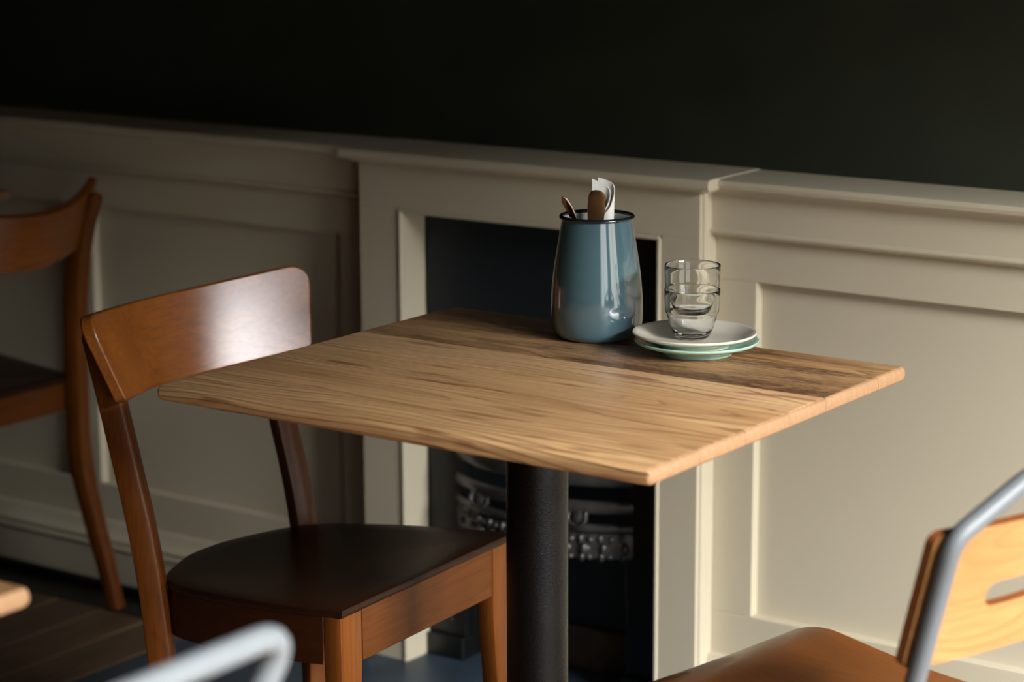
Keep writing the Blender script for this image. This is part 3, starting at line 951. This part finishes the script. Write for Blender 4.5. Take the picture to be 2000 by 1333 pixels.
# knife, handle up
kn = [at(0.004, -0.010, 0.006), at(0.001, -0.011, 0.085), at(-0.001, -0.012, 0.100), at(-0.0025, -0.013, 0.150), at(-0.0015, -0.014, 0.175), at(-0.0005, -0.0145, 0.189), at(0.0002, -0.015, 0.1945), at(0.0004, -0.015, 0.1965)]
k_root = thing('knife', 'bronze-toned table knife standing handle up in the jar before the napkin', 'knife', kn[3])
obj('blade', handle(kn[:3], [0.016, 0.018, 0.017], [0.0016, 0.0018, 0.003], Vector((0.45, -0.89, 0))), M['steel'], k_root, off=k_root.location, smooth=50)
obj('handle', handle(kn[2:], [0.017, 0.0215, 0.0240, 0.0225, 0.0165, 0.007], [0.004, 0.0058, 0.0062, 0.0056, 0.0045, 0.002], Vector((0.30, -0.95, 0))), M['warm'], k_root, off=k_root.location, smooth=50)
# folded paper napkin curled behind the knife
def sheet(plan, tops, z0, th=0.0012):
    bm = bmesh.new()
    P = spline([(r, d, t) for (r, d), t in zip(plan, tops)], 8)
    secs = []
    for i, p in enumerate(P):
        a, b = P[max(i - 1, 0)], P[min(i + 1, len(P) - 1)]
        tr, td = b.x - a.x, b.y - a.y
        l = sqrt(tr * tr + td * td) or 1
        nr, nd = -td / l * th / 2, tr / l * th / 2
        col_ = []
        H = 7
        front = []
        for s in (1, -1):
            c_ = []
            for j in range(H + 1):
                f = j / H
                z = z0 + (p.z - z0) * f
                sh = 0.78 + 0.22 * f
                c_.append(at(p.x * sh + s * nr, p.y * sh + s * nd, z))
            front.append(c_)
        secs.append(front[0] + front[1][::-1])
    bar(secs, bm)
    return bm
nap = thing('paper_napkin', 'white folded paper napkin curled behind the knife in the jar', 'napkin', at(0.012, 0.006, 0.10))
obj('outer_fold', sheet([(0.006, -0.004), (0.016, -0.004), (0.0225, 0.003), (0.0215, 0.012), (0.013, 0.017), (0.002, 0.019)], [0.160, 0.172, 0.190, 0.2005, 0.2055, 0.2085], 0.02), M['paper'], nap, off=nap.location, smooth=60)
obj('inner_fold', sheet([(0.008, 0.000), (0.0145, 0.001), (0.0175, 0.006), (0.0135, 0.012), (0.003, 0.0145), (-0.006, 0.015)], [0.165, 0.178, 0.190, 0.198, 0.2035, 0.2075], 0.02), M['paper'], nap, off=nap.location, smooth=60)

def plate(name, label, c, mat, R=0.0795):
    pr = [(0, 0.0045), (0.040, 0.0045), (0.0425, 0.0), (0.0455, 0.0), (0.047, 0.004), (0.056, 0.0066), (0.068, 0.0110), (R - 0.0022, 0.0142), (R - 0.0004, 0.0155), (R, 0.0170), (R - 0.0008, 0.0182), (R - 0.0025, 0.0184),
          (R - 0.006, 0.0168), (0.066, 0.0136), (0.056, 0.0098), (0.047, 0.0078), (0.030, 0.0070), (0, 0.0070)]
    b = lathe(pr, 96)
    bmesh.ops.translate(b, verts=b.verts, vec=c)
    return tag(obj(name, b, mat, smooth=40), label, 'plate', 'plates stacked on the table')
P2 = Vector((0.095, 0.222, 0.7502))
P1 = Vector((0.089, 0.226, 0.7502 + 0.0088))
plate('side_plate', 'mint green plate, the lower of the two stacked plates', P2, M['mint'])
plate('side_plate', 'cream plate under the stacked glasses, on the mint green plate', P1, M['cream'])

GO = [(0.0, 0.0), (0.0185, 0.0), (0.0208, 0.0008), (0.0224, 0.0028), (0.0244, 0.0070), (0.0268, 0.0125), (0.0291, 0.0190), (0.0309, 0.0250), (0.0321, 0.0300), (0.0327, 0.0318), (0.0338, 0.0330), (0.0344, 0.0350), (0.0351, 0.0450), (0.0356, 0.0560), (0.0358, 0.0625)]
GI = [(0.0357, 0.0634), (0.0354, 0.0637), (0.0351, 0.0633), (0.0347, 0.0560), (0.0342, 0.0450), (0.0335, 0.0360), (0.0326, 0.0335), (0.0312, 0.0300), (0.0285, 0.0205), (0.0260, 0.0130), (0.0232, 0.0080), (0.0150, 0.0056), (0, 0.0050)]
def tumbler(label, c):
    b = lathe(GO + GI, 96)
    bmesh.ops.translate(b, verts=b.verts, vec=c)
    return tag(obj('glass_tumbler', b, M['glass'], smooth=70), label, 'glass', 'stacked glasses on the plates')
GC = Vector((0.081, 0.233, P1.z + 0.0072))
tumbler('clear glass tumbler standing on the cream plate, the lower of two', GC)
tumbler('clear glass tumbler nested in the top of the other glass', GC + Vector((0, 0, 0.0318)))
